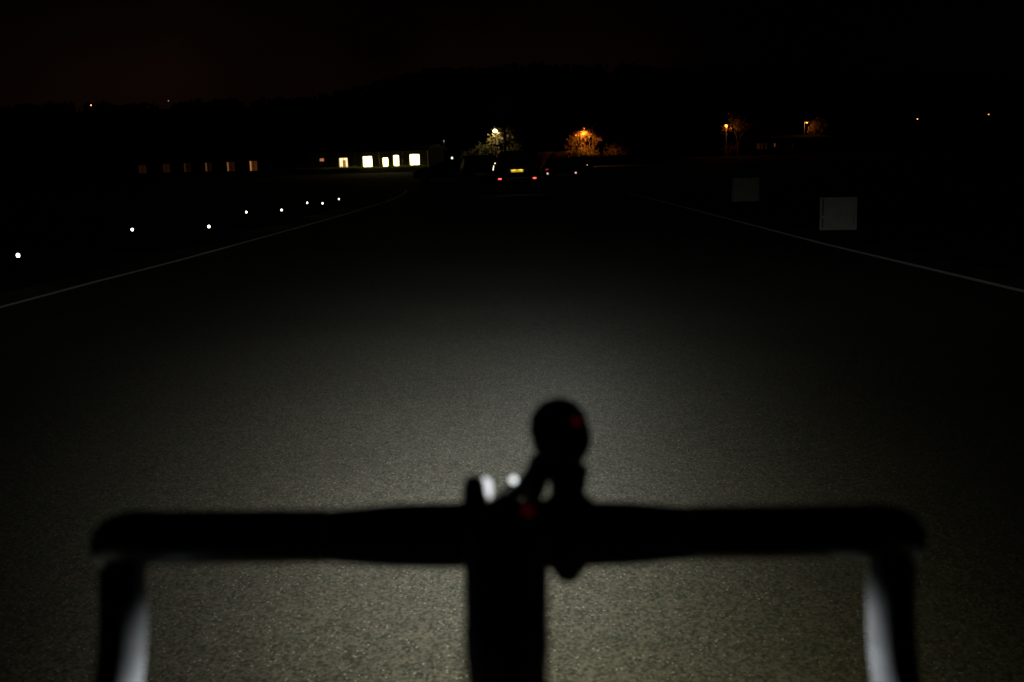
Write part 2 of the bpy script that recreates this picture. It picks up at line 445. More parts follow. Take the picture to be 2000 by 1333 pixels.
hut('barrack_hut', 'long low hut at left whose six windows glow dim orange behind curtains', 240, 560,
    [(270, 285, 322, 340, 'plain', dim(.010), None), (317.5, 331, 320, 338.5, 'plain', dim(.010), None),
     (359, 372, 318, 338, 'gap', dim(.004), gapm(.022)), (400.5, 413, 317.5, 336, 'gap', dim(.005), gapm(.085)),
     (443, 458, 316, 336, 'gap', dim(.011), gapm(.19)), (487.5, 501.5, 314, 335, 'gap', dim(.045), gapm(.42))], M_BRICK, 304)
bh, BHZ, BLN = hut('clubhouse', 'low pale building with brightly lit windows and downpipes left of the parked cars', 604, 836,
    [(623.5, 632.5, 309, 316.5, 'small', E_WS, None), (662.5, 678.5, 308, 329.5, 'door', E_W1, E_CURT),
     (709, 726, 305, 327.5, 'plain', E_W, None), (747.5, 757.5, 308, 326.5, 'small', E_W, None),
     (768.5, 778.5, 303, 325.5, 'small', E_W, None), (800.5, 818.5, 301, 323.5, 'plain', E_W, None)], M_RENDER, 296,
    extras=(619, 649, 693.5, 741, 787))
# raised bank of turf in front of the buildings
bk = MB(); ub = [onwall(240, 335)[0] + (onwall(852, 335)[0] - onwall(240, 335)[0]) * k / 60 for k in range(61)]
prof = ((1.2, 0.0), (2.2, .22), (3.4, .42), (4.2, .46), (5.2, .30), (7.2, -.02))
for u in ub:
    for o, h in prof:
        p = A + AX * u + NRM * o; bk.v.append(Vector((p.x, p.y, zg(p.y) + h * (1 + .12 * math.sin(u * .9) + .1 * math.sin(u * 2.3)))))
for k in range(60):
    for j in range(5): bk.f.append((k * 6 + j, k * 6 + j + 1, k * 6 + j + 7, k * 6 + j + 6))
structure(bk.build('turf_bank', M_TURF, smooth=60))
# grass bank and low plants in front of the bright windows
gr = MB()
for i in range(5200):
    u = random.uniform(*[onwall(x, 330)[0] for x in (600, 850)]); o = random.uniform(2.2, 4.0)
    p = A + AX * u + NRM * o; z = zg(p.y) + .30 + .10 * math.sin(u * .9) * .4
    h = random.uniform(.16, .40) * (1.4 if random.random() < .15 else 1); a = random.random() * 6.28; w = .03
    dx, dy = math.cos(a) * w, math.sin(a) * w; lean = random.gauss(0, .06)
    gr.poly([(p.x - dx, p.y - dy, z), (p.x + dx, p.y + dy, z), (p.x + lean, p.y + lean, z + h)])
stuff(gr.build('grass', M_GRASS), 'bright green strip of grass lit by the windows of the pale building', 'grass')
M_PETAL = mat('yellow_petal', (.5, .36, .08), .7, scale=8, amt=.4)
M_LEAF = mat('green_leaf', (.05, .075, .018), .75, scale=1.5, amt=.5)
def flower_clump(px, sz, label):
    u, _ = onwall(px, 328); p = A + AX * u + NRM * .55; z = zg(p.y)
    r = empty('flower_clump', (p.x, p.y, z), 0, label, 'plant', 'flower clumps below the lit windows')
    lf, fl = MB(), MB()
    for k in range(70):
        a = random.random() * 6.28; q = random.random() ** .5 * sz; h = random.uniform(.1, .55) * (1 - q / sz * .4)
        c = Vector((math.cos(a) * q, math.sin(a) * q * .6, h)); d = Vector((random.gauss(0, 1), random.gauss(0, 1), random.gauss(0, 1))).normalized() * .055; w = d.orthogonal().normalized() * .025
        lf.quad(c - d, c - w, c + d, c + w)
        if k % 9 == 0: lf.tube([(c.x * .5, c.y * .5, 0), c], .006, 4)
        if k % 6 == 0:
            fl.lathe([(.01, 0), (.05, .02), (.045, .035)], c + Vector((0, -.02, .09)), (0, -.5, 1), 7)
    lf.build('foliage', M_LEAF, r); fl.build('blossom', M_PETAL, r)
for px, sz, l in ((633, .4, 'small flower clump under the smallest lit window'), (652, .6, 'flower clump between the smallest window and the curtained window'),
                  (697, .35, 'low flower clump right of the first window downpipe, by the curtained window'), (719, .5, 'flower clump under the large window left of the bright downpipe'),
                  (752, .4, 'flower clump under the short lit window'), (772, .35, 'flower clump under the narrow tall lit window'),
                  (789, .45, 'dense flower clump beside the rightmost downpipe'), (808, .8, 'broad flower clump under the rightmost big lit window'), (826, .5, 'flower clump at the right corner of the pale building')):
    flower_clump(px, sz, l)

# low hut at right with dim windows
def small_hut():
    p0 = atY(1466, 296, 158); p1 = atY(1625, 292, 158); zb = zg(158); L = p1.x - p0.x; hz = 3.0
    r = empty('storage_hut', (p0.x, p0.y, zb), 0, 'long dark hut at right with faint orange windows below the orange street lamps', 'building')
    ws = [(1478, 1484, 280, 292, .014), (1486, 1490, 280, 292, .011), (1493, 1499, 280, 292, .006), (1511.5, 1515, 280, 287.5, .10), (1546, 1551, 280, 291, .004)]
    rects = []
    for a, b, c, d, k in ws:
        q0 = atY(a, d, 158); q1 = atY(b, c, 158); rects.append((q0.x - p0.x, q1.x - p0.x, q0.z - zb, q1.z - zb))
    hz = max(x[3] for x in rects) + .5
    rects = [(a, b, max(.3, c), d) for a, b, c, d in rects]
    m = MB(); wall_holes(m, 0, L, -.3, hz, rects, .2)
    m.box(0, .2, .202, 5, -.3, hz); m.box(L - .2, L, .202, 5, -.3, hz); m.box(.202, L - .202, 4.8, 4.998, -.3, hz)
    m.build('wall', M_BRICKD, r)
    MB().slab([(-.3, -.3, hz + .02), (L + .3, -.3, hz + .02), (L + .3, 5.3, hz + .6), (-.3, 5.3, hz + .6)], -.12).build('roof', M_ROOF, r)
    for (a, b, c, d), w in zip(rects, ws):
        f = MB(); t = .035
        f.box(a, a + t, .08, .14, c, d); f.box(b - t, b, .08, .14, c, d); f.box(a + t, b - t, .08, .14, c, c + t); f.box(a + t, b - t, .08, .14, d - t, d)
        fr = f.build('window', M_FRAME, r)
        MB().box(a + t, b - t, .1, .115, c + t, d - t).build('pane', dim(w[4]), fr)
small_hut()

# ------------------------------------------------------------------ vehicles
def at_station(st, y):
    for a, b in zip(st, st[1:]):
        if a[0] <= y <= b[0]:
            t = (y - a[0]) / (b[0] - a[0]); return [a[k] + (b[k] - a[k]) * t for k in range(6)]
    return st[-1] if y > st[-1][0] else st[0]
def vehicle(name, label, cat, px, Y, rz, st, paint, wr, wheel_y, side, rear, screen, tail, plate=None, rails=False, group='cars parked at the end of the road', mirror_glint_mat=None, plate_glow=False):
    p = atY(px, 340, Y); r = empty(name, (p.x, Y, zg(Y)), rz, label, cat, group)
    m = MB(); N = 0
    for y, zb, zl, zt, wb, wt in st:
        h = [(wb * .9, zb), (wb * .985, zb + .08), (wb, zb + .22), (wb, zl - .05), (wb * .985, zl), (wt + .012, zt - .07), (wt - .05, zt - .012), (wt * .5, zt + .014)]
        sec = [(-x, z) for x, z in h] + [(x, z) for x, z in reversed(h)]
        N = len(sec)
        for x, z in sec: m.v.append(Vector((x, y, z)))
    for k in range(len(st) - 1):
        for j in range(N): m.f.append((k * N + j, k * N + (j + 1) % N, (k + 1) * N + (j + 1) % N, (k + 1) * N + j))
    m.f.append(tuple(range(N))); m.f.append(tuple(reversed(range((len(st) - 1) * N, len(st) * N))))
    m.build('body', paint, r, smooth=35)
    def sidept(y, t, s, off=.006):
        _, zb, zl, zt, wb, wt = at_station(st, y)
        return Vector((s * (wb * .985 + (wt + .012 - wb * .985) * t + off), y, zl + (zt - .07 - zl) * t))
    for s in (-1, 1):
        for y0, y1, ta, tb in side:
            q = [sidept(y0, .10, s), sidept(y1, .10, s), sidept(y1 - tb, .90, s), sidept(y0 + ta, .90, s)]
            MB().slab(q if s > 0 else q[::-1], .012).build('side_window', M_GLASS, r)
    (ya, za), (yb, zb2), hw0, hw1 = rear
    MB().slab([(-hw0, ya, za), (hw0, ya, za), (hw1, yb, zb2), (-hw1, yb, zb2)], .015).build('rear_window', M_GLASS, r)
    (ya, za), (yb, zb2), hw0, hw1 = screen
    MB().slab([(hw0, ya, za), (-hw0, ya, za), (-hw1, yb, zb2), (hw1, yb, zb2)], .015).build('windscreen', M_GLASS, r)
    wbm = at_station(st, 0)[4]
    for y in wheel_y:
        for s in (-1, 1):
            t = MB().lathe([(wr * .62, -.1), (wr * .9, -.105), (wr * .985, -.08), (wr, -.04), (wr, .04), (wr * .985, .08), (wr * .9, .105), (wr * .62, .1)], (s * (wbm - .085), y, wr), (1, 0, 0), 28).build('wheel', M_TYRE, r, smooth=30)
            MB().lathe([(wr * .6, 0), (wr * .6, .02), (wr * .25, .012), (.05, .025)], (s * (wbm - .085) + s * .09, y, wr), (s, 0, 0), 20).build('rim', M_RIM, t, smooth=30)
            arc = [(s * (wbm - .004), y + math.cos(a) * (wr + .055), wr + math.sin(a) * (wr + .055)) for a in [math.pi * k / 12 for k in range(13)]]
            MB().tube(arc, .03, 6).build('wheel_arch', M_PLASTIC, r, smooth=50)
        for s in (-1, 1): pass
    y0 = st[0][0]
    MB().box(-wbm * .93, wbm * .93, y0 - .09, y0 + .06, st[1][1] + .05, st[1][1] + .27).build('rear_bumper', M_PLASTIC, r, bevel=.03)
    for (x, z, w, h, mm, yo) in tail:
        for s in ((-1, 1) if x else (1,)):
            MB().box(s * x - w / 2, s * x + w / 2, y0 - yo - .03, y0 - yo + .05, z - h / 2, z + h / 2).build('tail_lamp', mm if not isinstance(mm, tuple) else mm[0 if s < 0 else 1], r, bevel=.008)
    for s in (-1, 1):
        q = sidept(screen[0][0] - .55, .12, s)
        mr_ = MB().box(q.x + s * .02 - .0, q.x + s * .22, q.y - .05, q.y + .06, q.z - .02, q.z + .17).build('door_mirror', M_PLASTIC, r, bevel=.02)
        if mirror_glint_mat and s < 0:  # reflection in the mirror drawn as glowing pieces; no lamp here
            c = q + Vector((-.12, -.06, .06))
            MB().slab([(c.x - .045, c.y, c.z - .20), (c.x - .005, c.y, c.z - .20), (c.x + .035, c.y, c.z + .02), (c.x + .0, c.y, c.z + .02)], -.02).build('mirror_glint', mirror_glint_mat, mr_)
            MB().box(c.x + .055, c.x + .10, c.y - .02, c.y, c.z + .09, c.z + .14).build('mirror_glint', mirror_glint_mat, mr_)
    fy = st[-1][0]
    for s in (-1, 1):
        MB().lathe([(.09, 0), (.1, .03), (.06, .05)], (s * wbm * .68, fy - .12, at_station(st, fy - .1)[2] - .08), (0, 1, 0), 16).build('headlight', M_GLASS, r, smooth=30)
    if plate:
        x, z, mm = plate
        pl = MB().box(x - .26, x + .26, y0 - .112, y0 - .098, z - .056, z + .056).build('number_plate', mm, r)
        pl.data.materials.append(M_PLATECH); nb = len(pl.data.polygons)
        ch = MB(); ch.box(x - .26, x + .26, y0 - .112, y0 - .098, z - .056, z + .056); xx = x - .215
        for k, wd_ in enumerate((.05, .05, .04, .03, 0, .05, .045, .05)):
            if wd_:
                ch.box(xx, xx + .012, y0 - .1145, y0 - .1122, z - .034, z + .034)
                ch.box(xx + .0121, xx + wd_ - .012, y0 - .1145, y0 - .1122, z + (.022 if k % 2 else -.034), z + (.034 if k % 2 else -.022))
            xx += wd_ + .012 if wd_ else .03
        me = pl.data; me.clear_geometry(); me.from_pydata([tuple(p) for p in ch.v], [], ch.f); me.update()
        for q, pg in enumerate(me.polygons): pg.material_index = 0 if q < 6 else 1
        if plate_glow:
            pb = MB().box(x - .2, x + .2, y0 - .15, y0 - .05, z + .10, z + .135).build('plate_lamp_housing', M_PLASTIC, r, bevel=.01)
            for dx in (-.15, .15):
                l = bpy.data.lights.new('plate_lamp', 'AREA'); l.shape = 'RECTANGLE'; l.size = .16; l.size_y = .03; l.energy = .42; l.color = (1, .9, .6)
                lo = bpy.data.objects.new('plate_lamp', l); COL.objects.link(lo); lo.parent = pb; lo.location = (x + dx, y0 - .175, z + .098); lo.rotation_euler = (R(32), 0, 0)
    if rails:
        for s in (-1, 1):
            w = st[3][5] - .06
            MB().tube([(s * w, -1.9, st[3][3] - .01), (s * w, -1.8, st[3][3] + .06), (s * w, -.2, st[3][3] + .07), (s * w, -.1, st[3][3])], .02, 6).build('roof_rail', M_BLKMET, r, smooth=50)
    return r
M_PAINTK = mat('black_car_paint', (.005, .005, .006), .75, .0, scale=5, amt=.15, spec=.08)
M_PAINTG = mat('dark_grey_car_paint', (.018, .018, .021), .75, .0, scale=5, amt=.15, spec=.08)
M_PAINTB = mat('navy_car_paint', (.012, .014, .03), .75, .0, scale=5, amt=.15, spec=.08)
M_PLATEY = mat('yellow_plate', (.78, .55, .02), .5, scale=30, amt=.06)
M_PLATEW = mat('dim_plate', (.12, .09, .012), .5, scale=30, amt=.06)
M_PLATECH = mat('plate_brown_mark', (.30, .19, .02), .6, scale=30, amt=.1)
E_TAIL = emit('lit_tail_lamp', (1, .07, .045), 3.5)
E_TAIL2 = emit('dim_tail_lamp', (1, .04, .08), .30)
M_REDL = mat('red_lens', (.06, .003, .004), .6, scale=30, amt=.2)
E_MIRR = emit('mirror_reflection', (1, .9, .62), 2.0)  # glow in place of a mirror reflection
E_GLINT = emit('rear_reflector_glint', (1, .62, .52), 1.0)  # glint of the rear reflectors given as emission
E_AMB = emit('amber_spot', (1, .36, .12), 1.5)  # small glowing amber spots on the far car
SUV = [(-2.36, .52, 1.02, 1.10, .90, .84), (-2.30, .44, 1.10, 1.62, .935, .78), (-2.18, .40, 1.12, 1.82, .94, .74), (-.5, .38, 1.12, 1.85, .945, .74), (.25, .38, 1.12, 1.80, .945, .73),
       (.95, .38, 1.11, 1.17, .94, .82), (1.95, .40, 1.05, 1.11, .92, .80), (2.28, .46, .88, .96, .84, .72)]
vehicle('offroad_car', 'tall black offroad car with lit red tail lamps and a yellow number plate', 'car', 1009, 45.5, 0, SUV, M_PAINTK, .37, (-1.38, 1.32),
        [(-2.12, -1.2, .08, 0), (-1.12, -.18, 0, 0), (-.1, .78, 0, .42)], ((-2.345, 1.17), (-2.245, 1.74), .74, .66), ((.93, 1.17), (.30, 1.755), .78, .68),
        [(.74, .66, .14, .06, E_TAIL, .075), (.84, 1.12, .09, .42, M_REDL, -.03)], plate=(0, .98, M_PLATEY), rails=True, mirror_glint_mat=E_MIRR, plate_glow=True)
HAT = [(-2.0, .40, .78, .86, .80, .70), (-1.93, .32, .92, 1.02, .85, .70), (-1.62, .24, .94, 1.36, .86, .60), (-.8, .22, .94, 1.45, .87, .60), (.05, .22, .93, 1.40, .87, .60),
       (.85, .22, .91, .97, .87, .74), (1.6, .24, .80, .88, .84, .70), (1.95, .32, .60, .70, .74, .60)]
hside = [(-1.55, -.78, .1, 0), (-.7, .62, 0, .42)]
hrear = ((-1.93, 1.03), (-1.66, 1.33), .66, .54); hscr = ((.83, .97), (.09, 1.36), .72, .55)
vehicle('hatchback', 'small dark hatchback with one dim red lamp, parked right of the tall offroad car', 'car', 1088, 54, R(4), HAT, M_PAINTG, .31, (-1.25, 1.25), hside, hrear, hscr,
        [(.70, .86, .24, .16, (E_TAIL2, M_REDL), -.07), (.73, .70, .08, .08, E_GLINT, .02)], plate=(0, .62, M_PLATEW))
vehicle('estate_car', 'dark car with small glowing amber spots half hidden behind the hatchback', 'car', 1131, 66, R(-8), HAT, M_PAINTB, .31, (-1.25, 1.25), hside, hrear, hscr,
        [(.66, .95, .05, .05, (E_AMB, E_AMB), -.02), (.40, .98, .20, .12, (E_AMB, M_REDL), -.02)])
VAN = [(-2.3, .45, .95, 1.02, .88, .82), (-2.26, .36, 1.02, 1.55, .91, .80), (-2.1, .32, 1.02, 1.70, .92, .76), (-.4, .30, 1.02, 1.74, .92, .76), (.55, .30, 1.0, 1.62, .92, .74),
       (1.45, .30, .96, 1.04, .91, .78), (2.0, .32, .86, .92, .88, .72), (2.25, .40, .62, .70, .80, .60)]
vehicle('people_carrier', 'black unlit people carrier parked left of the tall offroad car, in front of the bushes', 'car', 934, 52, R(6), VAN, M_PAINTK, .33, (-1.45, 1.45),
        [(-2.0, -1.1, .06, 0), (-1.0, 0, 0, 0), (.1, 1.2, 0, .6)], ((-2.29, 1.08), (-2.16, 1.62), .74, .68), ((1.43, 1.04), (.60, 1.58), .78, .70),
        [(.80, 1.2, .1, .4, M_REDL, -.06)], plate=(0, .8, M_PLATEW))
vehicle('saloon_car', 'dark low car parked side on between the pale building and the people carrier', 'car', 862, 74, R(88), HAT, M_PAINTG, .31, (-1.25, 1.25), hside, hrear, hscr,
        [(.70, .86, .24, .16, M_REDL, -.07)])

# ------------------------------------------------------------------ street lamps
M_POLE = mat('galvanised_pole', (.34, .34, .33), .5, .4, scale=15, amt=.15)
def street_lamp(px, py, Y, label, col, watts, es, head=.17, arm=0, H=None, pole=None, cone=172):
    M_P = pole or M_POLE
    p = atY(px, py, Y)
    if H:
        rr = ray(px, py); d = 150.0
        while d < 440:
            p = CAM + rr * d
            if p.z - T(p.x, p.y) < H: break
            d += 1.0
    b = T(p.x, p.y); h = p.z - b
    r = empty('street_lamp', (p.x - arm, p.y, b), 0, label, 'street lamp', 'street lamps around the field')
    MB().tube([(0, 0, -.3), (0, 0, 1.0), (0, 0, 1.05), (0, 0, h - .12 if not arm else h + .10)], [.09, .09, .06, .045], 10).build('pole', M_P, r, smooth=40)
    if arm:
        MB().tube([(0, 0, h + .06), (arm * .3, 0, h + .2), (arm * .7, 0, h + .22)], .03, 8).build('arm', M_P, r, smooth=40)
        MB().lathe([(.06, -.3), (.14, -.15), (.15, .12), (.06, .22)], (arm, 0, h + .19), (1, 0, 0), 14).build('lamp_head', M_BLKMET, r, smooth=40)
        MB().lathe([(head * .85, .05), (head, 0), (head * .75, -.06), (.03, -.1)], (arm, 0, h + .02), (0, 0, 1), 16).build('lens', emit('lamp_lens', col, es), r, smooth=40)
        lamp('bulb', (arm, -.06, h - .14), col, watts, .08, r, cone)
    else:
        MB().lathe([(.05, -.24), (.09, -.2), (.09, -.16)], (0, 0, h), (0, 0, 1), 14).build('lamp_head', M_BLKMET, r, smooth=40)
        MB().lathe([(.07, -.158), (head, -.08), (head * 1.08, .03), (head * .8, .14), (.04, .19)], (0, 0, h), (0, 0, 1), 16).build('lens', emit('lamp_lens', col, es), r, smooth=40)
        MB().lathe([(.12, .20), (.16, .19), (.03, .26)], (0, 0, h), (0, 0, 1), 14).build('cap', M_BLKMET, r, smooth=40)
        lamp('bulb', (0, .35 if pole else -.35, h - .02), col, watts, .1, r, cone)
    return r, p
SOD = (1, .32, .035)
WHT = (1, .80, .38)
street_lamp(967, 256.5, 120, 'street lamp with a bright white globe left of the dark leafy tree', WHT, 290, 40, .20, pole=M_BLKMET)
_, LO = street_lamp(1141, 251, 117.3, 'orange street lamp half hidden at the top of the bare orange lit tree', SOD, 850, 2, .045, arm=.5, pole=M_BLKMET, cone=142)
street_lamp(1418.5, 246.5, 150, 'orange street lamp with its lit pole visible, left of the round half lit tree', SOD, 140, 5, .20, cone=0)
street_lamp(1576, 240, 172, 'orange street lamp with a short side arm, second brightest at right', SOD, 120, 5, .15, arm=.4, cone=0)
street_lamp(1792, 233, 260, 'small faint orange lamp, second from the right edge', SOD, 2, 8, .13, arm=.3, H=3.5, pole=M_BLKMET)
street_lamp(1931, 224, 290, 'rightmost tiny orange lamp on the dark slope', SOD, 2, 5, .12, arm=.35, H=3.5, pole=M_BLKMET)
street_lamp(178, 206, 300, 'tiny deep orange lamp on the hill at far left', (1, .25, .05), 2, 8, .14, H=4.0, pole=M_BLKMET)
street_lamp(329, 197.5, 300, 'tiny faint white lamp on the hill top left of centre', (.8, .9, 1), 2, .35, .14, H=5.0)
street_lamp(867, 276, 200, 'tiny faint greenish white lamp above the gap right of the pale building', (.8, 1, .85), 2, .3, .12)
# low bollard light beside the pale building
pb = atY(883, 309, 112)
r = empty('bollard_light', (pb.x, pb.y, zg(112)), 0, 'small lone white light on a post between the pale building and the parked cars', 'bollard light')
hb = pb.z - zg(112)
MB().tube([(0, 0, -.2), (0, 0, hb - .13)], .05, 10).build('post', M_BLKMET, r, smooth=40)
MB().lathe([(.05, -.129), (.11, -.08), (.12, 0), (.08, .1), (.02, .13)], (0, 0, hb), (0, 0, 1), 14).build('lens', emit('bollard_lens', (1, .95, .7), 1.5), r, smooth=40)

# ------------------------------------------------------------------ trees
M_BARK = mat('bark', (.085, .065, .045), .95, scale=9, amt=.4)
M_BARKP = mat('pale_bark', (.20, .14, .09), .9, scale=9, amt=.4)
M_LEAFG = mat('tree_leaf', (.080, .060, .013), .7, scale=.9, amt=.5)
M_LEAFR = mat('autumn_leaf', (.16, .10, .035), .7, scale=.9, amt=.45)
def grow(tr, tw, ends, p, d, ln, rad, lev, maxlev, spread, rng, up=.12, decay=.62):
    q = p + d * ln * .5 + Vector((rng.gauss(0, 1), rng.gauss(0, 1), rng.gauss(0, .6))) * ln * .06
    e = q + (d + Vector((rng.gauss(0, .18), rng.gauss(0, .18), up + rng.gauss(0, .1)))).normalized() * ln * .5
    (tr if lev < 2 else tw).tube([p, q, e], [rad, rad * .82, rad * .6], 7 if lev < 2 else 4, cap=(lev >= maxlev))
    if lev >= maxlev: ends.append(e); return
    if lev >= maxlev - 2: ends.append(e)
    n = rng.choice((2, 3, 3)) if lev else rng.choice((3, 4))
    for k in range(n):
        a = 6.28 * (k + rng.random() * .7) / n; t = spread * rng.uniform(.6, 1.25)
        o = e if (k == 0 or rng.random() < .55) else p.lerp(e, rng.uniform(.5, .95))
        s = d.orthogonal().normalized(); b = d.cross(s)
        nd_ = (d * math.cos(t) + (s * math.cos(a) + b * math.sin(a)) * math.sin(t) + Vector((0, 0, up))).normalized()
        grow(tr, tw, ends, o, nd_, ln * rng.uniform(.62, .86), rad * decay, lev + 1, maxlev, spread, rng, up, decay)
def tree(name, px, py, Y, h, seed, label, leafmat=None, nleaf=0, lsz=.13, bark=M_BARK, maxlev=5, spread=.62, trunk=.3, stems=1, group=None, lean=0, base=None, twig=.05, cat='tree', grow_up=.12, decay=.62):
    rng = random.Random(seed)
    b = atY(px, py, Y); bz = T(b.x, Y) if base is None else base
    r = empty(name, (b.x, Y, bz), 0, label, cat, group)
    tr, tw, ends = MB(), MB(), []
    for s in range(stems):
        off = Vector((rng.gauss(0, .2), rng.gauss(0, .2), 0)) if stems > 1 else Vector((0, 0, 0))
        dirv = Vector((lean + (rng.gauss(0, .22) if stems > 1 else 0), rng.gauss(0, .1), 1)).normalized()
        rad = h * .026 if stems == 1 else h * .013
        e0 = off + dirv * h * trunk * (1 if stems == 1 else rng.uniform(.4, 1))
        tr.tube([off - Vector((0, 0, .25)), off + Vector((0, 0, .1)), off + dirv * h * trunk * .5, e0], [rad * 1.5, rad * 1.15, rad, rad * .9], 9)
        for k in range(3 if stems == 1 else 2):
            a = 6.28 * (k + rng.random()) / 3
            dd = (dirv + Vector((math.cos(a), math.sin(a), 0)) * (spread * .75 if k else .15)).normalized()
            grow(tr, tw, ends, e0 - dirv * (.1 * k), dd, h * .235, rad * .7, 1, maxlev, spread, rng, grow_up, decay)
    tr.build('trunk', bark, r, smooth=60)
    if not leafmat:
        tw.build('crown', bark, r)
        return r
    tw.build('branches', bark, r)
    lf = MB()
    for k in range(nleaf):
        e = ends[int(rng.random() * len(ends))]
        c = e + Vector((rng.gauss(0, 1), rng.gauss(0, 1), rng.gauss(0, 1))) * .30
        d = Vector((rng.gauss(0, 1), rng.gauss(0, 1), rng.gauss(0, 1))).normalized() * lsz * rng.uniform(.5, 1.1); w = d.orthogonal().normalized() * d.length * .55
        lf.quad(c - d, c - w, c + d, c + w)
    lf.build('crown', leafmat, r)
    return r
M_BARKLEAF = mat('dry_leaf', (.22, .13, .05), .8, scale=1.2, amt=.6)
GT = 'trees around the parking area'
tree('slender_tree', 988, 330, 118.3, 6.6, 11, 'dark straight trunk in front of the lit leaves beside the bright white lamp', None, trunk=.62, maxlev=5, spread=.45, group=GT)
tree('leafy_tree', 986, 330, 121.6, 4.7, 12, 'leafy tree lit yellow green right beside and below the bright white lamp', M_LEAFG, 1100, .16, trunk=.25, maxlev=5, spread=.85, group=GT)
tree('bare_tree', 1148, 322, 118.0, 4.9, 23, 'bare twiggy tree glowing orange under its street lamp', M_BARKLEAF, 380, .15, bark=M_BARKP, maxlev=6, spread=.50, trunk=.18, stems=3, group=GT, decay=.76)
tree('half_lit_tree', 1441, 300, 150.6, 5.4, 31, 'round tree with one rim lit orange, right of the orange pole lamp', M_LEAFR, 800, .16, trunk=.40, maxlev=5, group=GT)
tree('small_tree', 1599, 296, 172.6, 5.9, 37, 'small tree catching a few orange glints right of the side arm lamp', M_LEAFR, 500, .16, trunk=.35, maxlev=4, group=GT)
tree('slender_tree', 1588, 296, 174.5, 5.8, 41, 'slender bare tree between the side arm lamp and the small glinting tree', None, maxlev=4, spread=.3, trunk=.4, group=GT)
M_LEAFO = mat('dim_olive_leaf', (.045, .045, .012), .8, scale=.9, amt=.5)  # leaf darkened to stand for weak lamp light on the left bushes
M_LEAFB = mat('lit_olive_leaf', (.15, .14, .028), .7, scale=.9, amt=.5)  # leaf lightened, stronger lamp light put into its colour
GB = 'bushes behind the parked cars'
def bush(px, Y, h, seed, label, leaf=M_LEAFG, n=1500, wide=.75, lsz=.13):
    return tree('bush', px, 330, Y, h, seed, label, leaf, n, lsz, maxlev=4, spread=wide, trunk=.1, stems=5, group=GB, cat='bush', grow_up=.05)
bush(921, 123, 2.4, 3, 'low bush at the left end of the lit bushes, above the people carrier roof', M_LEAFO)
bush(944, 122, 3.4, 4, 'taller green bush under the bright white lamp, left of the dark trunk', M_LEAFO)
bush(968, 123, 2.8, 5, 'brownish twiggy bush just left of the dark trunk', M_LEAFR, 900)
bush(1003, 120.6, 3.1, 6, 'olive green bush just right of the dark trunk', M_LEAFB)
bush(1017, 124, 2.8, 8, 'dim bush at the right end of the green lit bushes', M_LEAFB)
bush(1136, 117.5, 3.0, 9, 'orange lit bush at the foot of the bare orange tree', M_LEAFR, 1300)
bush(1160, 118.6, 2.2, 10, 'low bush right of the bare orange tree', M_LEAFR, 700)
bush(1211, 119.2, 3.2, 12, 'dim rusty bush standing alone right of the orange tree', M_LEAFR, 1300)
bush(1225, 119.8, 3.2, 13, 'faint rusty bush, rightmost of the dim pair', M_LEAFR, 1100)
bush(1425, 153, 2.6, 14, 'sparse bush under the pole lamp at right', M_LEAFR, 700)
# brick wall left of the orange tree
w0 = atY(1052, 318, 119.5); w1 = atY(1112, 318, 119.5)
r = empty('garden_wall', (w0.x, w0.y, zg(119.5)), 0, 'low brick wall faintly lit orange behind the hatchback', 'wall')
MB().box(0, w1.x - w0.x, 0, .22, -.3, 1.5).build('brickwork', mat('red_brick', (.09, .045, .025), .9, scale=6, amt=.45), r)
MB().box(-.04, w1.x - w0.x + .04, -.05, .27, 1.502, 1.58).build('coping', mat('coping_stone', (.12, .11, .09), .85, scale=6, amt=.2), r)

# clipped hedge that hides the lit ground below the orange tree
h0 = atY(1118, 320, 112.5); h1 = atY(1330, 314, 112.5); hz0 = zg(112.5); HL = h1.x - h0.x
r = empty('hedge', (h0.x, 112.5, hz0), 0, 'low black hedge silhouetted along the foot of the orange lit trees', 'hedge')
rng = random.Random(77)
MB().box(.15, HL - .15, .15, .75, -.2, .95).build('stems', M_HILL, r)
lf = MB()
for k in range(5200):
    c = Vector((rng.uniform(0, HL), rng.choice((rng.uniform(-.05, .2), rng.uniform(0, .9))), rng.uniform(0, 1.0 + .12 * math.sin(k * .01))))
    if rng.random() < .3: c.z = rng.uniform(.9, 1.12)
    d = Vector((rng.gauss(0, 1), rng.gauss(0, 1), rng.gauss(0, 1))).normalized() * .10; w = d.orthogonal().normalized() * .055
    lf.quad(c - d, c - w, c + d, c + w)
lf.build('foliage', M_LEAFD, r)

# ------------------------------------------------------------------ the bicycle in front of the camera
bike = empty('bicycle', (0, .0, 0), 0, 'black drop handlebar bicycle seen from the saddle, silhouetted against the lit road', 'bicycle')
DB = .520
def bb(x, y): return P(x, y, DB)
cx, cyL, cyR = 990, 1051, 1038
def cy(x): return cyL + (cyR - cyL) * (x - 240) / 1500
hb_ = MB().tube([bb(x, cy(x)) for x in (640, 700, 760, 840, 990, 1140, 1230, 1290, 1350)], [.0134, .0148, .0162, .0169, .0170, .0169, .0162, .0148, .0134], 28)
hb_.build('handlebar', M_BLKMET, bike, smooth=60)
def spline(pts, n=8):
    out = []; q = [pts[0] + (pts[0] - pts[1])] + pts + [pts[-1] + (pts[-1] - pts[-2])]
    for i in range(1, len(q) - 2):
        a, b, c, d = q[i - 1:i + 3]
        for k in range(n):
            t = k / n; out.append(.5 * ((2 * b) + (c - a) * t + (2 * a - 5 * b + 4 * c - d) * t * t + (3 * b - a - 3 * c + d) * t ** 3))
    out.append(pts[-1]); return out
DR = [(1744, 1087, .527), (1741, 1120, .527), (1740, 1200, .526), (1751, 1333, .522), (1785, 1480, .508), (1850, 1640, .485), (1990, 1800, .44), (2180, 1960, .39)]
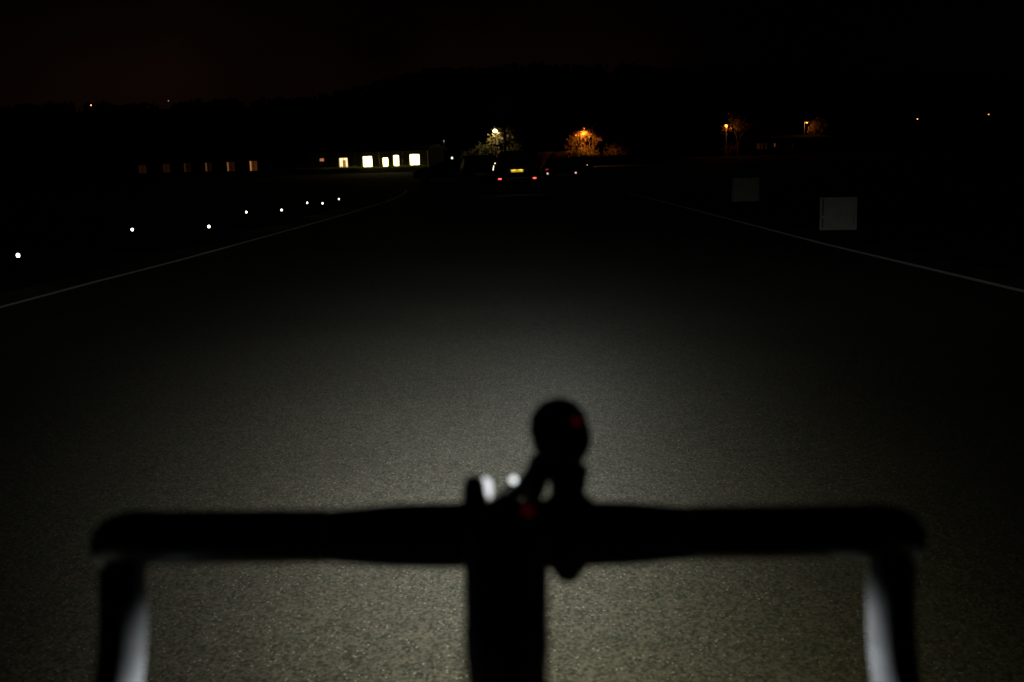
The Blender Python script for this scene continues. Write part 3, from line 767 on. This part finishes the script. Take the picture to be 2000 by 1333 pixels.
def side(sg):
    def m(x, y, d):
        if sg > 0: return P(x, y, d)
        return P(1985 - x + (0 if y < 1100 else -4), y + 12, d)
    inner = bb(1352, cy(1352)) if sg > 0 else bb(637, cy(637))
    pts = [inner, bb(1520, cy(1520)) if sg > 0 else bb(460, cy(460)), bb(1660, cy(1660)) if sg > 0 else bb(320, cy(320)),
           m(1722, 1038, .521), m(1752, 1046, .524), m(1752, 1062, .526)] + [m(*q) for q in DR]
    path = spline(pts, 8)
    n = len(path); rad = []
    for k in range(n):
        t = k / (n - 1); rad.append((.0140 if t < .4 else .0122) + .00006 * math.sin(k * 2.1))
    MB().tube(path, rad, 24).build('bar_tape', M_BLACK, bike, smooth=60)
    # hood and lever at the front of the drop
    hood = MB().tube(spline([m(1748, 1066, .55), m(1744, 1062, .60), m(1742, 1066, .645), m(1740, 1050, .67)], 5), [.0125, .0135, .0145, .015, .0155, .0155, .0155, .015, .015, .0145, .014, .0135, .012, .010, .008, .006][:16], 16).build('brake_hood', M_BLACK, bike, smooth=60)
    MB().tube(spline([m(1742, 1075, .668), m(1743, 1130, .675), m(1745, 1230, .672), m(1756, 1330, .66), m(1770, 1420, .645)], 5), [.007] * 15 + [.0065] * 4 + [.005] * 2, 10).build('brake_lever', M_BLKMET, bike, smooth=60)
side(1); side(-1)
# stem
s0, s1 = P(988, 1046, .520), P(990, 1300, .418)
sp = [s0.lerp(s1, t) for t in (0, .12, .3, .7, .92, 1)]
MB().tube(sp, [.0222, .0219, .0207, .0190, .0184, .0174], 24).build('stem', M_BLKMET, bike, smooth=50)
steer_dir = Vector((0, math.sin(R(17)), -math.cos(R(17))))
MB().lathe([(.0160, -.021), (.0172, -.018), (.0172, .02), (.0174, .022), (.0174, .05)], s1, steer_dir, 24).build('steerer_clamp', M_BLKMET, bike, smooth=30)
MB().lathe([(.004, -.026), (.0152, -.0245), (.0156, -.0215)], s1, steer_dir, 24).build('stem_cap', M_BLKMET, bike, smooth=30)
fp = MB()
for dz in (-.011, .011):
    for dx in (-.013, .013):
        fp.lathe([(.0028, -.001), (.0028, .006)], s0 + Vector((dx, .0195, dz)), (0, 1, 0), 8)
fp.build('faceplate_bolts', M_CHROME, bike)
# frame, fork and wheels below
ht0 = s1 + steer_dir * .052; ht1 = s1 + steer_dir * .20
MB().tube([ht0, ht1], [.021, .024], 20).build('head_tube', M_BLKMET, bike, smooth=50)
AXF = Vector((s1.x, ht1.y + .165, .34)); bbk = Vector((s1.x, -.02, .27)); seat = Vector((s1.x, -.17, .84)); AXR = Vector((s1.x, -.42, .34))
fr = MB()
fr.tube([ht0 + steer_dir * .03, seat - Vector((0, -.01, .04))], [.018, .015], 14); fr.tube([ht1 - steer_dir * .02, bbk], [.022, .021], 14); fr.tube([bbk, seat], [.017, .016], 14)
for s in (-1, 1):
    fr.tube([bbk + Vector((s * .02, 0, 0)), AXR + Vector((s * .065, 0, 0))], [.010, .008], 10); fr.tube([seat - Vector((-s * .01, 0, .05)), AXR + Vector((s * .065, 0, 0))], [.008, .007], 10)
fr.build('frame', M_BLKMET, bike, smooth=50)
fk = MB()
for s in (-1, 1): fk.tube([ht1, ht1 + Vector((s * .048, .02, -.05)), AXF + Vector((s * .05, -.012, .05)), AXF + Vector((s * .05, 0, 0))], [.016, .014, .010, .009], 12)
fk.build('fork', M_BLKMET, bike, smooth=50)
for axl in (AXF, AXR):
    def ring(rr, x=0, n=64): return [axl + Vector((x, math.cos(2 * math.pi * k / n) * rr, math.sin(2 * math.pi * k / n) * rr)) for k in range(n + 1)]
    wh = MB().tube(ring(.325), .0135, 10, cap=False).build('wheel', M_TYRE, bike, smooth=60)
    MB().tube(ring(.303), .010, 8, cap=False).build('rim', M_BLKMET, wh, smooth=60)
    sk = MB()
    for k in range(24):
        a = 2 * math.pi * k / 24; sx = .028 * (1 if k % 2 else -1)
        sk.tube([axl + Vector((sx, .02 * math.cos(a + .9), .02 * math.sin(a + .9))), axl + Vector((0, .295 * math.cos(a), .295 * math.sin(a)))], .001, 4)
    sk.build('spokes', M_CHROME, wh)
    MB().lathe([(.006, -.055), (.02, -.035), (.012, -.02), (.012, .02), (.02, .035), (.006, .055)], axl, (1, 0, 0), 14).build('hub', M_BLKMET, wh, smooth=30)
MB().tube([seat - Vector((0, 0, .02)), seat + Vector((0, -.03, .12))], .0136, 14).build('seatpost', M_BLKMET, bike, smooth=50)
MB().tube([seat + Vector((0, -.16, .135)), seat + Vector((0, -.10, .15)), seat + Vector((0, 0, .138)), seat + Vector((0, .11, .13))], [.05, .06, .03, .016], 16).build('saddle', M_BLACK, bike, smooth=60)

# ------------------------------------------------------------------ the lit front lamp on the bar
LC = P(1096, 853, .545)
LAX = Vector((0, math.cos(R(2.5)), -math.sin(R(2.5))))
clamp0 = P(1108, 1043, .520)
bl = empty('bicycle_lamp', clamp0, 0, 'round black front lamp on a bracket on the handlebar, right of the stem', 'bicycle lamp')
def wpart(mb, name, m, parent, root, smooth=50, bevel=0):
    o = mb.build(name, m, None, origin=None, smooth=smooth, bevel=bevel)
    me = o.data
    for v in me.vertices: v.co = v.co - root.location
    o.parent = parent; return o
wpart(MB().lathe([(.004, -.020), (.0105, -.0185), (.0147, -.014), (.0162, -.006), (.0164, .006), (.0166, .020), (.0168, .027), (.0150, .0275)], LC, LAX, 32), 'body', M_PLASTIC, bl, bl)
wpart(MB().lathe([(.0145, .0278), (.0145, .0292), (.010, .0305)], LC, LAX, 32), 'lens', emit('lamp_lens_face', (1, 1, 1), 30), bl, bl)
wpart(MB().tube(spline([P(1096, 890, .545), P(1102, 925, .54), P(1109, 965, .53), P(1110, 1000, .522)], 4), [.0108, .0104, .0100, .0098, .0094, .0090, .0088, .0090, .0096, .0100, .0125, .015, .016], 18), 'bracket', M_PLASTIC, bl, bl)
wpart(MB().tube([P(1114, 905, .54), P(1132, 927, .538), P(1128, 945, .534), P(1112, 955, .53)], [.006, .0055, .005, .006], 10), 'release_catch', M_PLASTIC, bl, bl)
axb = (bb(1200, cy(1200)) - bb(1000, cy(1000))).normalized()
wpart(MB().lathe([(.0178, -.0095), (.0188, -.0075), (.0188, .0075), (.0178, .0095)], bb(1108, cy(1108) + 2), axb, 28), 'clamp_band', M_PLASTIC, bl, bl)
wpart(MB().tube([P(1108, 1085, .517), P(1109, 1112, .517), P(1109, 1126, .517), P(1109, 1135, .517)], [.0095, .0078, .0066, .0042], 14), 'clamp_screw', M_PLASTIC, bl, bl)
wpart(MB().tube(spline([P(1062, 908, .545), P(1040, 930, .54), P(1005, 965, .53), P(962, 990, .52)], 5), [.0078, .0075, .0070, .0064, .0058, .0053, .0049, .0046, .0043, .0041, .0040, .0038, .0036, .0034, .0033, .0033], 12), 'strap', M_PLASTIC, bl, bl)
wpart(MB().tube(spline([P(1058, 900, .545), P(1046, 940, .538), P(1040, 975, .528), P(1038, 1000, .515)], 4), [.0068] * 6 + [.0055] * 7, 12), 'side_arm', M_PLASTIC, bl, bl)
wpart(MB().lathe([(.0030, 0), (.0030, .0015), (.0015, .002)], P(1031, 998, .502), (0, -1, .2), 12), 'red_spot', emit('red_spot_glow', (1, .02, .06), .016), bl, bl)  # red button made to glow; it is no lamp
wpart(MB().lathe([(.0024, 0), (.0024, .0012)], P(1125, 824, .526), (.5, -1, .5), 14), 'red_spot', emit('red_spot_glow_dim', (1, .02, .04), .018), bl, bl)  # red tint on the lamp head, given its own glow
# beam: a profile written in the lamp's own directions (like an IES file)
L = bpy.data.lights.new('beam', 'POINT'); L.energy = 1.0; L.shadow_soft_size = .008; L.use_nodes = True
lo = bpy.data.objects.new('beam', L); COL.objects.link(lo); lo.parent = bl
lo.location = LC + LAX * .050 - bl.location
zax = -LAX; xax = Vector((1, 0, 0)); yax = zax.cross(xax)
lo.rotation_euler = Matrix((xax, yax, zax)).transposed().to_euler()
t = L.node_tree; t.nodes.clear()
o_ = nd(t, 'ShaderNodeOutputLight'); c_ = nd(t, 'ShaderNodeTexCoord'); s_ = nd(t, 'ShaderNodeSeparateXYZ'); t.links.new(c_.outputs['Normal'], s_.inputs[0])
def mth(op, a, b=None):
    n = nd(t, 'ShaderNodeMath', operation=op)
    for k, v in enumerate((a, b)):
        if v is None: continue
        if isinstance(v, (int, float)): n.inputs[k].default_value = v
        else: t.links.new(v, n.inputs[k])
    return n.outputs[0]
X, Yv, Z = s_.outputs[0], s_.outputs[1], s_.outputs[2]
fwd = mth('MULTIPLY', Z, -1.0)
def lobe(A_, x0, y0, sx, sy):
    dx = mth('DIVIDE', mth('SUBTRACT', X, x0), sx); dy = mth('DIVIDE', mth('SUBTRACT', Yv, y0), sy)
    q = mth('ADD', mth('MULTIPLY', dx, dx), mth('MULTIPLY', dy, dy))
    return mth('MULTIPLY', mth('POWER', 2.718, mth('MULTIPLY', q, -1.0)), A_)
def smooth01(v, a, b):
    n = nd(t, 'ShaderNodeMapRange', interpolation_type='SMOOTHSTEP'); t.links.new(v, n.inputs[0]); n.inputs[1].default_value = a; n.inputs[2].default_value = b; return n.outputs[0]
gate = smooth01(fwd, 0.02, 0.10)
K = 100.0
comps = [(lobe(3.2, 0, -.055, .62, .055), (1, 1, 1)), (lobe(13.5, -.012, -.13, .181, .19), (.93, .98, 1.04)), (lobe(11.7, -.087, -.186, .249, .238), (1, .99, .90)), (lobe(1.71, .026, -.193, .352, .843), (1, .955, .56)), (lobe(6.5, .045, -.165, .075, .075), (.84, .93, 1.10))]
low = mth('ADD', .58, mth('MULTIPLY', smooth01(mth('MULTIPLY', Yv, -1.0), .05, .15), .42))
comps = [comps[0]] + [(mth('MULTIPLY', a_, low), b_) for a_, b_ in comps[1:]]
# side light added to the beam, shaped to reach only the handlebar drops
ax = mth('ABSOLUTE', X)
side_only = mth('MULTIPLY', mth('MULTIPLY', smooth01(ax, .6, .8), smooth01(mth('SUBTRACT', mth('MULTIPLY', Yv, -1.0), mth('MULTIPLY', X, .05)), .34, .66)), smooth01(fwd, -.62, -.45))
add = None
comps = [(mth('MULTIPLY', a_, gate), b_) for a_, b_ in comps] + [(mth('MULTIPLY', mth('MULTIPLY', side_only, mth('SUBTRACT', 1.0, mth('MULTIPLY', X, .25))), 8.5), (.92, 1, .98))]
for s, cc in comps:
    e = nd(t, 'ShaderNodeEmission'); e.inputs[0].default_value = (*cc, 1); t.links.new(mth('MULTIPLY', s, K), e.inputs[1])
    if add is None: add = e.outputs[0]
    else:
        a = nd(t, 'ShaderNodeAddShader'); t.links.new(add, a.inputs[0]); t.links.new(e.outputs[0], a.inputs[1]); add = a.outputs[0]
t.links.new(add, o_.inputs[0])

# ------------------------------------------------------------------ small second fitting left of the stem
q0 = bb(926, cy(926))
bf = empty('bar_fitting', q0, 0, 'tiny upright black fitting with highlights drawn as white glow, left of the round lamp', 'bar fitting')
wpart(MB().lathe([(.0168, -.0045), (.0178, -.0035), (.0178, .0035), (.0168, .0045)], q0, axb, 28), 'clamp_band', M_PLASTIC, bf, bf)
wpart(MB().tube([P(928, 1000, .52), P(927, 975, .522), P(926, 955, .525), P(928, 940, .528), P(931, 933, .529)], [.0070, .0066, .0062, .0052, .0026], 14), 'body', M_PLASTIC, bf, bf)
E_HILITE = emit('highlight_glow', (.93, .97, 1), 1.15)  # specular highlight put in as emission; the fitting has no light source
wpart(MB().tube([P(945, 935, .53), P(949, 944, .53), P(953, 955, .528), P(957, 972, .526)], [.0014, .0028, .0022, .0008], 12), 'highlight_strip', E_HILITE, bf, bf)
wpart(MB().lathe([(.0014, -.001), (.0018, 0), (.0014, .001)], P(1003, 938, .53), (0, -1, 0), 12), 'highlight_dot', emit('highlight_dot_glow', (.93, .97, 1), 1.9), bf, bf)  # second highlight, also an added glowing piece
wpart(MB().tube(spline([P(957, 985, .525), P(975, 965, .53), P(1003, 940, .535)], 4), .0008, 8), 'added_wire', M_PLASTIC, bf, bf)  # added wire that carries the highlight dot
